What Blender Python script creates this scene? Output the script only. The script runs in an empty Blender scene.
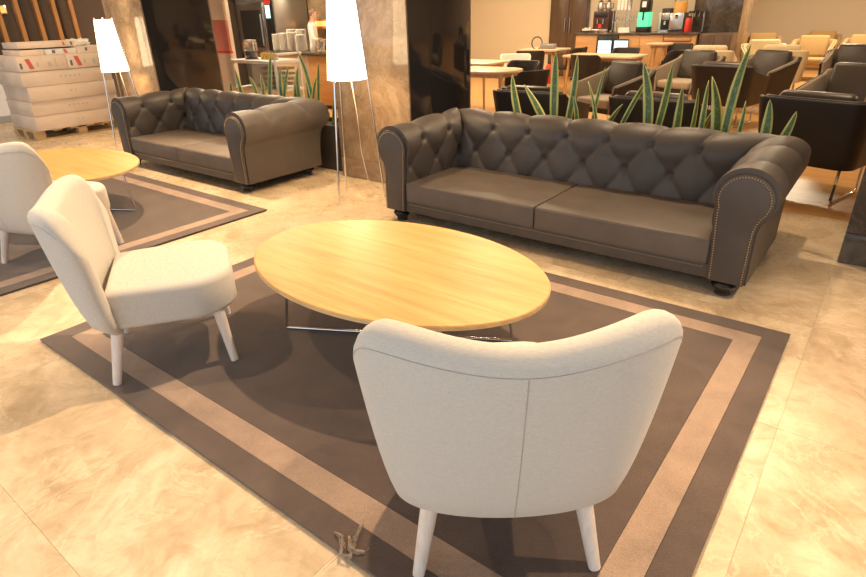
import bpy, bmesh, math, random
from mathutils import Vector, Matrix
random.seed(7)
PI = math.pi
scn = bpy.context.scene
C = scn.collection

# ------------------------------------------------------------------ camera
def make_camera():
    th, ro, ya = math.radians(25.55), math.radians(-1.6), math.radians(38.14)
    fw = Vector((-math.sin(ya)*math.cos(th), math.cos(ya)*math.cos(th), -math.sin(th)))
    r = Vector((math.cos(ya), math.sin(ya), 0)); u = r.cross(fw)
    r2 = r*math.cos(ro) + u*math.sin(ro); u2 = r2.cross(fw)
    m = Matrix(((r2.x, u2.x, -fw.x, 0), (r2.y, u2.y, -fw.y, 0), (r2.z, u2.z, -fw.z, 1.45), (0, 0, 0, 1)))
    cd = bpy.data.cameras.new('camera'); cd.sensor_width = 36; cd.lens = 578.27/866*36
    cd.clip_start = .05; cd.clip_end = 100
    co = bpy.data.objects.new('camera', cd); co.matrix_world = m; C.objects.link(co); scn.camera = co
make_camera()

# ------------------------------------------------------------------ light
W = bpy.data.worlds.new('world'); scn.world = W; W.use_nodes = True
W.node_tree.nodes['Background'].inputs[0].default_value = (.74, .88, 1.0, 1)
W.node_tree.nodes['Background'].inputs[1].default_value = 1.25
scn.view_settings.view_transform = 'Standard'; scn.view_settings.look = 'None'
scn.view_settings.gamma = 1; scn.view_settings.use_curve_mapping = False
scn.view_settings.exposure = .36
WARM = (1.0, .75, .47)
def spot(loc, target, e, size=100, blend=.6, rad=.05, col=WARM):
    d = bpy.data.lights.new('ceiling_spot', 'SPOT'); d.energy = e; d.color = col
    d.spot_size = math.radians(size); d.spot_blend = blend; d.shadow_soft_size = rad
    o = bpy.data.objects.new('ceiling_spot', d); o.location = loc; C.objects.link(o)
    o.rotation_euler = (Vector(target)-Vector(loc)).to_track_quat('-Z', 'Y').to_euler()
def disk(loc, e, size=.6, col=(1.0, .80, .54)):
    d = bpy.data.lights.new('ceiling_lamp', 'AREA'); d.shape = 'DISK'; d.size = size; d.energy = e; d.color = col
    o = bpy.data.objects.new('ceiling_lamp', d); o.location = loc; C.objects.link(o)
spot((-1.55, 3.0, 3.1), (-1.5, 1.25, 0), 470, 72, .55)
spot((-1.6, 4.85, 3.1), (-1.6, 3.0, 0), 170, 90, .5)
spot((-5.5, 4.75, 3.1), (-5.5, 2.9, 0), 150, 90, .5)
spot((-5.4, 3.0, 3.1), (-5.3, 1.5, 0), 560, 80, .55)
spot((1.25, 3.0, 3.1), (1.2, 1.9, 0), 360, 92)
spot((-3.6, .6, 3.1), (-3.0, -.2, 0), 200, 125, 1.0)
spot((-3.6, 3.3, 3.1), (-3.6, 3.2, 0), 150, 80)
spot((-8.2, 2.6, 3.1), (-9.2, 3.4, 0), 150, 110)
for p, e in (((-5.0, 8.0, 3.12), 150), ((-2.2, 8.6, 3.12), 110), ((-7.2, 10.6, 3.12), 190), ((-4.4, 11.4, 3.12), 100),
             ((-1.4, 14.2, 3.12), 360), ((-9.0, 6.6, 3.12), 300), ((-.4, 6.2, 3.12), 60), ((2.5, 9.5, 3.12), 120)):
    disk(p, e*.50)

# ------------------------------------------------------------------ materials
def lin(c): return tuple(((v/255)/12.92 if v/255 <= .04045 else ((v/255+.055)/1.055)**2.4) for v in c)
MATS = {}
def mat(name, col, rough=.5, metal=0, spec=.5, emit=0, ecol=None, alpha=1, trans=0, coat=0, ior=1.45, sheen=0):
    m = bpy.data.materials.new(name); m.use_nodes = True
    b = m.node_tree.nodes['Principled BSDF']
    b.inputs['Base Color'].default_value = (*col, 1); b.inputs['Roughness'].default_value = rough
    b.inputs['Metallic'].default_value = metal; b.inputs['Specular IOR Level'].default_value = spec
    b.inputs['Transmission Weight'].default_value = trans; b.inputs['IOR'].default_value = ior
    b.inputs['Coat Weight'].default_value = coat; b.inputs['Coat Roughness'].default_value = .05
    b.inputs['Sheen Weight'].default_value = sheen
    if emit:
        b.inputs['Emission Color'].default_value = (*(ecol or col), 1); b.inputs['Emission Strength'].default_value = emit
    MATS[name] = m
    return m
def nd(m, t, **kw):
    n = m.node_tree.nodes.new(t)
    for k, v in kw.items(): setattr(n, k, v)
    return n
def lk(m, a, ai, b, bi): m.node_tree.links.new(a.outputs[ai], b.inputs[bi])
def bsdf(m): return m.node_tree.nodes['Principled BSDF']
def coords(m, scale=(1, 1, 1), kind='Object', rot=(0, 0, 0)):
    t = nd(m, 'ShaderNodeTexCoord'); mp = nd(m, 'ShaderNodeMapping')
    mp.inputs['Scale'].default_value = scale; mp.inputs['Rotation'].default_value = rot
    lk(m, t, kind, mp, 'Vector'); return mp
def noise(m, vec, scale, detail=4, rough=.55, dist=0):
    n = nd(m, 'ShaderNodeTexNoise'); n.inputs['Scale'].default_value = scale; n.inputs['Detail'].default_value = detail
    n.inputs['Roughness'].default_value = rough; n.inputs['Distortion'].default_value = dist
    if vec: lk(m, vec, 0, n, 'Vector')
    return n
def ramp(m, src, out, stops):
    r = nd(m, 'ShaderNodeValToRGB'); e = r.color_ramp.elements
    while len(e) < len(stops): e.new(.5)
    for i, (p, c) in enumerate(stops): e[i].position = p; e[i].color = (*c, 1)
    lk(m, src, out, r, 'Fac'); return r
def bump(m, src, out, strength, dist):
    b = nd(m, 'ShaderNodeBump'); b.inputs['Strength'].default_value = strength; b.inputs['Distance'].default_value = dist
    lk(m, src, out, b, 'Height'); lk(m, b, 'Normal', bsdf(m), 'Normal'); return b
def mixc(m, a, ao, b, bo, fac=None, fo=0, fv=.5, mode='MIX'):
    x = nd(m, 'ShaderNodeMix', data_type='RGBA', blend_type=mode)
    x.inputs[0].default_value = fv
    if fac: lk(m, fac, fo, x, 0)
    lk(m, a, ao, x, 6); lk(m, b, bo, x, 7); return x
def wood(name, c1, c2, rough=.4, axis=0, sc=9, coat=0):
    m = mat(name, c1, rough, coat=coat)
    s = [sc, sc, sc]; s[axis] = sc*.07
    v = coords(m, tuple(s)); n = noise(m, v, 2.2, 5, .6, .4)
    v2 = coords(m, tuple(q*6 for q in s)); n2 = noise(m, v2, 2, 3, .6)
    r = ramp(m, n, 'Fac', [(.3, c2), (.62, c1)]); r2 = ramp(m, n2, 'Fac', [(.3, (.82, .82, .82)), (.6, (1, 1, 1))])
    x = mixc(m, r, 0, r2, 0, fv=.7, mode='MULTIPLY'); lk(m, x, 2, bsdf(m), 'Base Color')
    bump(m, n2, 'Fac', .08, .002)
    return m
def leather(name, col, rough=.42):
    m = mat(name, col, rough, spec=.5)
    v = coords(m); n = noise(m, v, 420, 2); n2 = noise(m, v, 5, 3)
    r = ramp(m, n2, 'Fac', [(.3, tuple(q*.88 for q in col)), (.7, tuple(q*1.1 for q in col))])
    lk(m, r, 0, bsdf(m), 'Base Color'); bump(m, n, 'Fac', .12, .002)
    return m
def fabric(name, col, sc=260):
    m = mat(name, col, .9, spec=.2, sheen=.15)
    v1 = coords(m, (sc*2, sc*2, sc*.10)); n1 = noise(m, v1, 1, 2)
    v2 = coords(m, (sc*.14, sc*.14, sc*2.4)); n2 = noise(m, v2, 1, 2)
    x = mixc(m, n1, 'Fac', n2, 'Fac')
    r = ramp(m, x, 2, [(.34, tuple(q*.82 for q in col)), (.64, tuple(min(1, q*1.08) for q in col))])
    lk(m, r, 0, bsdf(m), 'Base Color'); bump(m, x, 2, .35, .002)
    return m
def carpet(name, col):
    m = mat(name, col, .95, spec=.1, sheen=.40); bsdf(m).inputs['Sheen Roughness'].default_value = .5; bsdf(m).inputs['Sheen Tint'].default_value = (1, .9, .8, 1)
    v = coords(m); n = noise(m, v, 380, 2); n2 = noise(m, v, 4.5, 5, .65, .6)
    r = ramp(m, n, 'Fac', [(.3, tuple(q*.72 for q in col)), (.7, tuple(q*1.2 for q in col))])
    r2 = ramp(m, n2, 'Fac', [(.35, (.78, .78, .78)), (.65, (1.1, 1.08, 1.05))])
    x = mixc(m, r, 0, r2, 0, fv=1, mode='MULTIPLY'); lk(m, x, 2, bsdf(m), 'Base Color')
    bump(m, n, 'Fac', .6, .004)
    return m
def marble(name, base, dark, light, rough=.22, sc=1.0, rnd=True):
    m = mat(name, base, rough)
    t = nd(m, 'ShaderNodeTexCoord'); oi = nd(m, 'ShaderNodeObjectInfo')
    add = nd(m, 'ShaderNodeVectorMath', operation='MULTIPLY_ADD')
    if rnd:
        sc3 = nd(m, 'ShaderNodeCombineXYZ')
        mul = nd(m, 'ShaderNodeMath', operation='MULTIPLY'); mul.inputs[1].default_value = 37.0
        lk(m, oi, 'Random', mul, 0); lk(m, mul, 0, sc3, 0); lk(m, mul, 0, sc3, 1); lk(m, sc3, 0, add, 2)
    add.inputs[1].default_value = (sc, sc, sc); lk(m, t, 'Object', add, 0)
    n1 = noise(m, add, 2.2, 7, .62, 1.1); n2 = noise(m, add, 6.0, 8, .7, 2.2); n3 = noise(m, add, 1.5, 5, .6, 2.5)
    r1 = ramp(m, n1, 'Fac', [(.32, dark), (.5, base), (.68, light)])
    vein = ramp(m, n3, 'Fac', [(.485, (0, 0, 0)), (.5, (1, 1, 1)), (.515, (0, 0, 0))])
    r2 = ramp(m, n2, 'Fac', [(.33, (.72, .68, .62)), (.55, (1, 1, 1))])
    x = mixc(m, r1, 0, r2, 0, fv=.75, mode='MULTIPLY')
    lt = nd(m, 'ShaderNodeRGB'); lt.outputs[0].default_value = (*light, 1)
    vm = nd(m, 'ShaderNodeMath', operation='MULTIPLY'); vm.inputs[1].default_value = .55; lk(m, vein, 0, vm, 0)
    y = mixc(m, x, 2, lt, 0, fac=vm); lk(m, y, 2, bsdf(m), 'Base Color')
    rr = ramp(m, n2, 'Fac', [(.3, (rough*1.4,)*3), (.7, (rough*.85,)*3)]); lk(m, rr, 0, bsdf(m), 'Roughness')
    return m

marble('floor_marble', (.60, .455, .30), (.46, .335, .205), (.72, .58, .41), .26)
mat('grout', (.46, .35, .23), .8)
marble('brown_stone', (.27, .18, .11), (.20, .13, .078), (.36, .26, .17), .07, 1.2)
bsdf(MATS['brown_stone']).inputs['Specular IOR Level'].default_value = .7
mat('black_panel', (.028, .026, .026), .06, spec=.6, coat=.3)
marble('dark_stone', (.10, .08, .065), (.06, .05, .04), (.17, .14, .11), .12, 1.6)
mat('cream_wall', (.72, .60, .41), .85, spec=.2)
mat('beige_wall', (.60, .50, .37), .85, spec=.2)
marble('rough_stone_wall', (.34, .25, .14), (.22, .15, .08), (.45, .35, .22), .6, 1.2)
mat('white_wall', (.66, .68, .70), .8)
mat('skirting_grey', (.30, .30, .31), .5)
mat('ceiling_white', (.80, .76, .70), .9)
wood('door_brown', (.14, .085, .05), (.09, .055, .033), .3, 2, 6)
wood('plank_oak', (.62, .34, .12), (.48, .25, .085), .35, 0, 5)
wood('table_oak', (.60, .335, .115), (.46, .235, .075), .42, 0, 8)
wood('table_edge', (.72, .50, .26), (.58, .38, .18), .4, 0, 12)
wood('bar_oak', (.60, .33, .13), (.50, .26, .10), .4, 0, 5)
wood('leg_oak', (.66, .40, .18), (.55, .32, .13), .45, 2, 8)
wood('pale_wood', (.78, .66, .57), (.72, .59, .50), .5, 2, 10)
wood('slat_orange', (.50, .24, .08), (.42, .19, .06), .4, 2, 6)
wood('pallet_wood', (.62, .42, .21), (.48, .31, .15), .7, 1, 8)
leather('sofa_leather', (.090, .071, .058), .48)
leather('sofa_cushion', (.155, .118, .090), .5)
mat('sofa_foot', (.012, .011, .011), .18, coat=.4)
mat('brass', (.55, .39, .18), .35, 1)
mat('chrome', (.72, .70, .68), .12, 1)
mat('steel', (.55, .54, .52), .3, 1)
fabric('linen', (.57, .525, .47), 520)
fabric('linen_seam', (.42, .36, .31))
carpet('rug_field', (.092, .062, .051))
carpet('rug_border', (.104, .071, .059))
carpet('rug_stripe', (.34, .235, .175))
carpet('rug_edge', (.10, .075, .062))
def shade_mat():
    m = mat('lamp_shade', (.95, .88, .74), .8, emit=5.5, ecol=(1.0, .80, .50)); return m
shade_mat()
mat('cord', (.75, .70, .62), .4)
leather('lounge_brown', (.030, .021, .016), .5)
leather('lounge_cushion', (.052, .038, .027), .38)
fabric('lounge_taupe', (.30, .235, .165), 200)
fabric('lounge_cream', (.74, .60, .36), 200)
fabric('lounge_tan', (.40, .26, .11), 200)
fabric('seat_light', (.42, .33, .23), 200)
mat('cafe_chair_dark', (.026, .018, .013), .55)
mat('cafe_chair_white', (.72, .66, .55), .5)
mat('table_light', (.70, .52, .32), .4)
mat('planter_dark', (.035, .026, .020), .4)
mat('soil', (.03, .02, .013), .95)
mat('white_gloss', (.80, .77, .70), .3)
mat('ceramic', (.82, .79, .72), .25)
mat('black_plastic', (.015, .014, .014), .35)
mat('grey_metal', (.34, .32, .29), .35, .7)
mat('oven_glass', (.03, .028, .026), .08)
mat('red_paint', (.62, .05, .03), .4)
mat('orange_juice', (.95, .42, .03), .3, emit=.25)
mat('clear_plastic', (.9, .9, .88), .05, trans=.9)
mat('green_lit', (.08, .55, .26), .4, emit=.75, ecol=(.12, .85, .42))
mat('screen_lit', (.55, .85, .92), .3, emit=1.0, ecol=(.55, .88, .95))
mat('screen_band', (.25, .45, .5), .3, emit=.4, ecol=(.3, .6, .65))
mat('machine_brown', (.07, .028, .018), .35)
mat('dark_glass', (.11, .082, .065), .15)
mat('panel_pink', (.55, .16, .11), .35)
mat('panel_cream', (.60, .44, .30), .4)
mat('strip_light', (1, .62, .22), .5, emit=.9, ecol=(1.0, .50, .13))
mat('skin', (.56, .33, .22), .55)
mat('shirt', (.78, .75, .70), .8)
mat('trousers', (.05, .05, .06), .8)
mat('hair', (.26, .17, .12), .7)
mat('print_red', (.62, .12, .08), .7)
mat('print_dark', (.14, .12, .11), .7)
mat('print_grey', (.52, .45, .38), .8)
mat('wrap', (.70, .66, .60), .35)
mat('thread', (.42, .32, .25), .9)
mat('ochre', (.70, .45, .10), .5)
def carton_mat():
    m = mat('carton', (.70, .56, .44), .8, spec=.15)
    v = coords(m); n = noise(m, v, 3, 4)
    r = ramp(m, n, 'Fac', [(.3, (.64, .50, .385)), (.7, (.74, .60, .48))]); lk(m, r, 0, bsdf(m), 'Base Color')
carton_mat()
def leaf_mat():
    m = mat('snake_leaf', (.08, .18, .06), .42)
    uv = nd(m, 'ShaderNodeUVMap'); sp = nd(m, 'ShaderNodeSeparateXYZ'); lk(m, uv, 0, sp, 0)
    d = nd(m, 'ShaderNodeMath', operation='SUBTRACT'); d.inputs[1].default_value = .5; lk(m, sp, 0, d, 0)
    a = nd(m, 'ShaderNodeMath', operation='ABSOLUTE'); lk(m, d, 0, a, 0)
    mp = nd(m, 'ShaderNodeMapping'); mp.inputs['Scale'].default_value = (3, 26, 1); lk(m, uv, 0, mp, 0)
    n = noise(m, mp, 1.6, 4, .6, 1.2)
    g = ramp(m, n, 'Fac', [(.36, (.035, .085, .032)), (.50, (.10, .18, .062)), (.64, (.20, .27, .11))])
    e = ramp(m, a, 0, [(.24, (0, 0, 0)), (.32, (1, 1, 1))])
    y = nd(m, 'ShaderNodeRGB'); y.outputs[0].default_value = (.62, .58, .18, 1)
    x = mixc(m, g, 0, y, 0, fac=e); lk(m, x, 2, bsdf(m), 'Base Color')
leaf_mat()

# ------------------------------------------------------------------ mesh helpers
def link(name, me, m, parent=None, smooth=False, loc=None, rot=None):
    if m: me.materials.append(MATS[m])
    if smooth:
        for p in me.polygons: p.use_smooth = True
    o = bpy.data.objects.new(name, me); C.objects.link(o)
    if parent: o.parent = parent
    if loc: o.location = loc
    if rot: o.rotation_euler = rot
    return o
def bm_obj(name, bm, m, parent=None, smooth=False, loc=None, rot=None, auto=None):
    me = bpy.data.meshes.new(name); bmesh.ops.recalc_face_normals(bm, faces=bm.faces); bm.to_mesh(me); bm.free()
    o = link(name, me, m, parent, smooth, loc, rot)
    if auto is not None: me.set_sharp_from_angle(angle=math.radians(auto))
    return o
def empty(name, loc=(0, 0, 0), rz=0):
    o = bpy.data.objects.new(name, None); o.empty_display_size = .1; C.objects.link(o)
    o.location = loc; o.rotation_euler = (0, 0, rz); return o
def tag(o, label, cat, group=None, kind=None):
    o['label'] = label
    if cat: o['category'] = cat
    if group: o['group'] = group
    if kind: o['kind'] = kind
    return o
def struct(o, label=None):
    o['kind'] = 'structure'
    if label: o['label'] = label
    return o
def add_box(bm, x0, x1, y0, y1, z0, z1, bev=0, seg=2):
    b2 = bmesh.new(); bmesh.ops.create_cube(b2, size=1)
    for v in b2.verts:
        v.co = Vector((x0+(v.co.x+.5)*(x1-x0), y0+(v.co.y+.5)*(y1-y0), z0+(v.co.z+.5)*(z1-z0)))
    if bev: bmesh.ops.bevel(b2, geom=b2.edges[:], offset=bev, segments=seg, profile=.5, affect='EDGES')
    tmp = bpy.data.meshes.new('t'); b2.to_mesh(tmp); b2.free(); bm.from_mesh(tmp); bpy.data.meshes.remove(tmp)
def box(name, x0, x1, y0, y1, z0, z1, m, parent=None, bev=0, seg=2, smooth=None):
    bm = bmesh.new(); add_box(bm, x0, x1, y0, y1, z0, z1, bev, seg)
    return bm_obj(name, bm, m, parent, smooth=bool(bev) if smooth is None else smooth, auto=40 if bev else None)
def add_tube(bm, pts, r, seg=8, r2=None):
    pts = [Vector(p) for p in pts]; rings = []
    n = len(pts)
    for i, p in enumerate(pts):
        d = (pts[min(i+1, n-1)]-pts[max(i-1, 0)]).normalized()
        a = d.orthogonal().normalized() if abs(d.z) > .95 else d.cross(Vector((0, 0, 1))).normalized()
        b = d.cross(a); rr = r if r2 is None else r+(r2-r)*i/(n-1)
        rings.append([bm.verts.new(p+(a*math.cos(t)+b*math.sin(t))*rr) for t in [2*PI*k/seg for k in range(seg)]])
    for i in range(n-1):
        best = min(range(seg), key=lambda s: (rings[i][0].co-rings[i+1][s].co).length)
        f = [rings[i+1][(k+best) % seg] for k in range(seg)]
        alt = [rings[i+1][(best-k) % seg] for k in range(seg)]
        if sum((rings[i][k].co-alt[k].co).length for k in range(seg)) < sum((rings[i][k].co-f[k].co).length for k in range(seg)): f = alt
        rings[i+1] = f
        for k in range(seg):
            bm.faces.new((rings[i][k], rings[i][(k+1) % seg], rings[i+1][(k+1) % seg], rings[i+1][k]))
    bm.faces.new(rings[0]); bm.faces.new(rings[-1])
def tube(name, pts, r, m, parent=None, seg=8, r2=None):
    bm = bmesh.new(); add_tube(bm, pts, r, seg, r2); return bm_obj(name, bm, m, parent, True, auto=50)
def add_lathe(bm, prof, seg=20, c=(0, 0, 0)):
    rings = []
    for r, z in prof:
        rings.append([bm.verts.new((c[0]+r*math.cos(2*PI*k/seg), c[1]+r*math.sin(2*PI*k/seg), c[2]+z)) for k in range(seg)])
    for i in range(len(rings)-1):
        for k in range(seg):
            bm.faces.new((rings[i][k], rings[i][(k+1) % seg], rings[i+1][(k+1) % seg], rings[i+1][k]))
    bm.faces.new(rings[0]); bm.faces.new(rings[-1])
def lathe(name, prof, m, parent=None, seg=20, c=(0, 0, 0)):
    bm = bmesh.new(); add_lathe(bm, prof, seg, c); return bm_obj(name, bm, m, parent, True, auto=45)
def prism(name, poly, axis, a0, a1, m, parent=None, bev=0, seg=2):
    """poly: 2-D outline; extruded along axis ('y': poly is (x,z))"""
    bm = bmesh.new()
    def P(p, a): return (p[0], a, p[1]) if axis == 'y' else ((a, p[0], p[1]) if axis == 'x' else (p[0], p[1], a))
    f = [bm.verts.new(P(p, a0)) for p in poly]; g = [bm.verts.new(P(p, a1)) for p in poly]
    n = len(poly); bm.faces.new(f); bm.faces.new(g[::-1])
    for i in range(n): bm.faces.new((f[i], f[(i+1) % n], g[(i+1) % n], g[i]))
    if bev:
        bmesh.ops.recalc_face_normals(bm, faces=bm.faces)
        ed = [e for e in bm.edges if (e.verts[0] in f) == (e.verts[1] in f)]
        bmesh.ops.bevel(bm, geom=ed, offset=bev, segments=seg, profile=.5, affect='EDGES')
    return bm_obj(name, bm, m, parent, True, auto=40)
def copy_tree(o, parent=None):
    c = o.copy(); C.objects.link(c); c.parent = parent
    for ch in o.children: copy_tree(ch, c)
    return c
def grid_mesh(name, rows, m, parent=None, closed_v=False, caps=False, smooth=True, auto=None):
    bm = bmesh.new(); V = [[bm.verts.new(p) for p in r] for r in rows]
    nu, nv = len(V), len(V[0])
    for i in range(nu-1):
        for j in range(nv if closed_v else nv-1):
            bm.faces.new((V[i][j], V[i][(j+1) % nv], V[i+1][(j+1) % nv], V[i+1][j]))
    if caps: bm.faces.new(V[0]); bm.faces.new(V[-1])
    return bm_obj(name, bm, m, parent, smooth, auto=auto)

# ------------------------------------------------------------------ the room
TS = .94
fl = struct(box('floor', -13, 6, -3.0, 5.0, -.05, -.0025, 'grout'), 'polished beige marble tile floor of the lounge')
tm = None
for i in range(-3, 13):
    for j in range(-3, 7):
        x1 = -.055-TS*i+TS; y1 = 4.03-TS*j+TS
        x0, y0 = x1-TS, y1-TS
        y1 = min(y1, 5.0)
        if y0 >= 5 or y1 < -.9 or x0 > 2.2 or x1 < -12.4: continue
        key = round(y1-y0, 3)
        if tm is None: tm = {}
        if key not in tm:
            t = box('tile', -TS/2+.0005, TS/2-.0005, .0005, key-.0005, -.02, 0, 'floor_marble', fl); tm[key] = t.data
        else:
            t = bpy.data.objects.new('tile', tm[key]); C.objects.link(t); t.parent = fl
        t.location = ((x0+x1)/2, y0, 0)
wf = struct(box('floor', -12, 6, 5.0, 18.2, -.05, -.004, 'plank_oak'), 'oak plank floor of the cafe area behind the planters')
pm = None
for r in range(11):
    y0 = 5.0+r*.19
    for k in range(5):
        x0 = -4.6+k*1.5+(.75 if r % 2 else 0)
        if pm is None:
            t = box('plank', 0, 1.498, 0, .188, -.018, 0, 'plank_oak', wf); pm = t.data
        else:
            t = bpy.data.objects.new('plank', pm); C.objects.link(t); t.parent = wf
        t.location = (x0, y0+.001, 0)
struct(box('ceiling', -13, 6.2, -3.0, 18.4, 3.2, 3.3, 'ceiling_white'))
struct(box('wall_back', -9.6, -5.95, 13.5, 13.7, 0, 3.2, 'cream_wall'), 'cream plaster wall behind the cafe tables')
struct(box('wall_back', -5.95, -3.5, 13.5, 13.7, 0, 3.2, 'beige_wall'), 'beige wall behind the bar counter')
struct(box('wall_back', -3.5, 6.2, 18.0, 18.2, 0, 3.2, 'beige_wall'), 'beige wall behind the tan lounge chairs')
struct(box('wall_right', 6.0, 6.2, 1.5, 18.2, 0, 3.2, 'beige_wall'))
struct(box('wall_inner', -3.7, -3.5, 13.7, 18.2, 0, 3.2, 'beige_wall'))
struct(box('wall_buffet', -13, -9.4, 9.3, 9.5, 0, 3.2, 'rough_stone_wall'), 'brown stone wall behind the oven')
struct(box('wall_buffet', -9.5, -9.4, 9.5, 13.7, 0, 3.2, 'rough_stone_wall'))
struct(box('wall_left', -12.2, -12.0, -3, 9.4, 0, 3.2, 'dark_glass'), 'dark glazed wall behind the slats')
lw = struct(box('wall_left', -11.6, -11.45, -3, 5.2, 0, .95, 'white_wall'), 'low pale wall beside the pallet')
struct(box('baseboard_left', -11.45, -11.43, -3, 5.2, 0, .1, 'skirting_grey'))
# brown double door left of the bar
d1 = struct(empty('door_1', (-6.4, 13.5, 0)), 'dark brown double door left of the bar')
box('door_frame', -.47, .47, -.06, 0, 0, 2.4, 'dark_stone', d1, .004)
box('door_leaf', -.44, -.005, -.085, -.06, .01, 2.35, 'door_brown', d1, .004)
box('door_leaf', .005, .44, -.085, -.06, .01, 2.35, 'door_brown', d1, .004)
tube('door_handle', [(.06, -.12, .95), (.06, -.12, 1.25)], .012, 'chrome', d1)
tube('door_handle', [(-.06, -.12, .95), (-.06, -.12, 1.25)], .012, 'chrome', d1)
# wooden slat screen behind the pallet
sc = tag(empty('slat_screen', (-11.75, 4.2, 0)), 'orange wood screen of tall upright slats behind the carton stack', 'screen')
sl = None
for k, y in enumerate((-.62, -.30, -.02, .27, .54, .82)):
    if sl is None: o = box('slat', -.05, .05, -.033, .033, 0, 3.18, 'slat_orange', sc, .004); sl = o.data
    else: o = bpy.data.objects.new('slat', sl); C.objects.link(o); o.parent = sc
    o.location = (0, y, 0)
box('bottom_rail', -.06, .06, -.75, .95, 0, .06, 'slat_orange', sc)
sk = tag(empty('wall_lamp', (-12.0, 4.02, 1.66)), 'small lit lamp glowing behind the wooden slats', 'lamp')
box('lamp_body', 0, .05, -.09, .09, -.07, .07, 'steel', sk, .004); box('lit_panel', .05, .056, -.075, .075, -.05, .055, 'strip_light', sk)
# columns
def column(x0, x1, y0, y1, label, front, side):
    e = struct(empty('column', ((x0+x1)/2, (y0+y1)/2, 0)), label)
    w, d = (x1-x0)/2, (y1-y0)/2
    box('core', -w+.02, w-.02, -d+.02, d-.02, 0, 3.19, 'dark_stone', e)
    for (m, zz) in (('plinth_panel', (0, .19)), ('stone_panel', (.194, 3.19))):
        box(m, -w, w, -d, -d+.018, *zz, front, e, .002)
        box(m, w-.018, w, -d+.02, d-.02, *zz, side, e, .002)
        box(m, -w, -w+.018, -d+.02, d-.02, *zz, side, e, .002)
        box(m, -w, w, d-.018, d, *zz, front, e, .002)
    return e
column(-8.32, -7.39, 3.95, 4.88, 'square column with glossy black side behind the two-seat sofa', 'brown_stone', 'black_panel')
column(-4.20, -3.30, 3.95, 4.88, 'square column with glossy black side between the two sofas', 'brown_stone', 'black_panel')
column(-.05, .87, 4.09, 5.02, 'dark stone column at the right edge beside the sofa', 'dark_stone', 'dark_stone')
column(-3.56, -2.70, 13.0, 13.9, 'brown polished column right of the bar counter', 'dark_stone', 'brown_stone')

# ------------------------------------------------------------------ rugs
def rug(x0, x1, y0, y1, label):
    e = tag(empty('area_rug', ((x0+x1)/2, (y0+y1)/2, 0)), label, 'rug')
    w, d = (x1-x0)/2, (y1-y0)/2
    box('backing', -w+.004, w-.004, -d+.004, d-.004, 0, .008, 'rug_edge', e)
    a, b = .105, .212
    def frame(nm, i, o, m, z):
        bm = bmesh.new()
        O = [(-w+i, -d+i), (w-i, -d+i), (w-i, d-i), (-w+i, d-i)]; I = [(-w+o, -d+o), (w-o, -d+o), (w-o, d-o), (-w+o, d-o)]
        vo = [bm.verts.new((*p, z)) for p in O]; vi = [bm.verts.new((*p, z)) for p in I]
        wo = [bm.verts.new((*p, .006)) for p in O]; wi = [bm.verts.new((*p, .006)) for p in I]
        for k in range(4):
            n = (k+1) % 4
            bm.faces.new((vo[k], vo[n], vi[n], vi[k])); bm.faces.new((vo[k], wo[k], wo[n], vo[n]))
            bm.faces.new((vi[k], vi[n], wi[n], wi[k])); bm.faces.new((wo[k], wi[k], wi[n], wo[n]))
        return bm_obj(nm, bm, m, e)
    frame('border', 0, a-.002, 'rug_border', .015)
    frame('stripe', a, b-.002, 'rug_stripe', .015)
    box('field', -w+b, w-b, -d+b, d-b, .006, .015, 'rug_field', e)
    return e
rug(-3.13, -.13, .772, 2.93, 'brown rug with pale stripe border under the oval coffee table in front')
rug(-6.92, -3.91, .66, 2.79, 'brown rug with pale stripe border under the far left coffee table')

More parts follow.
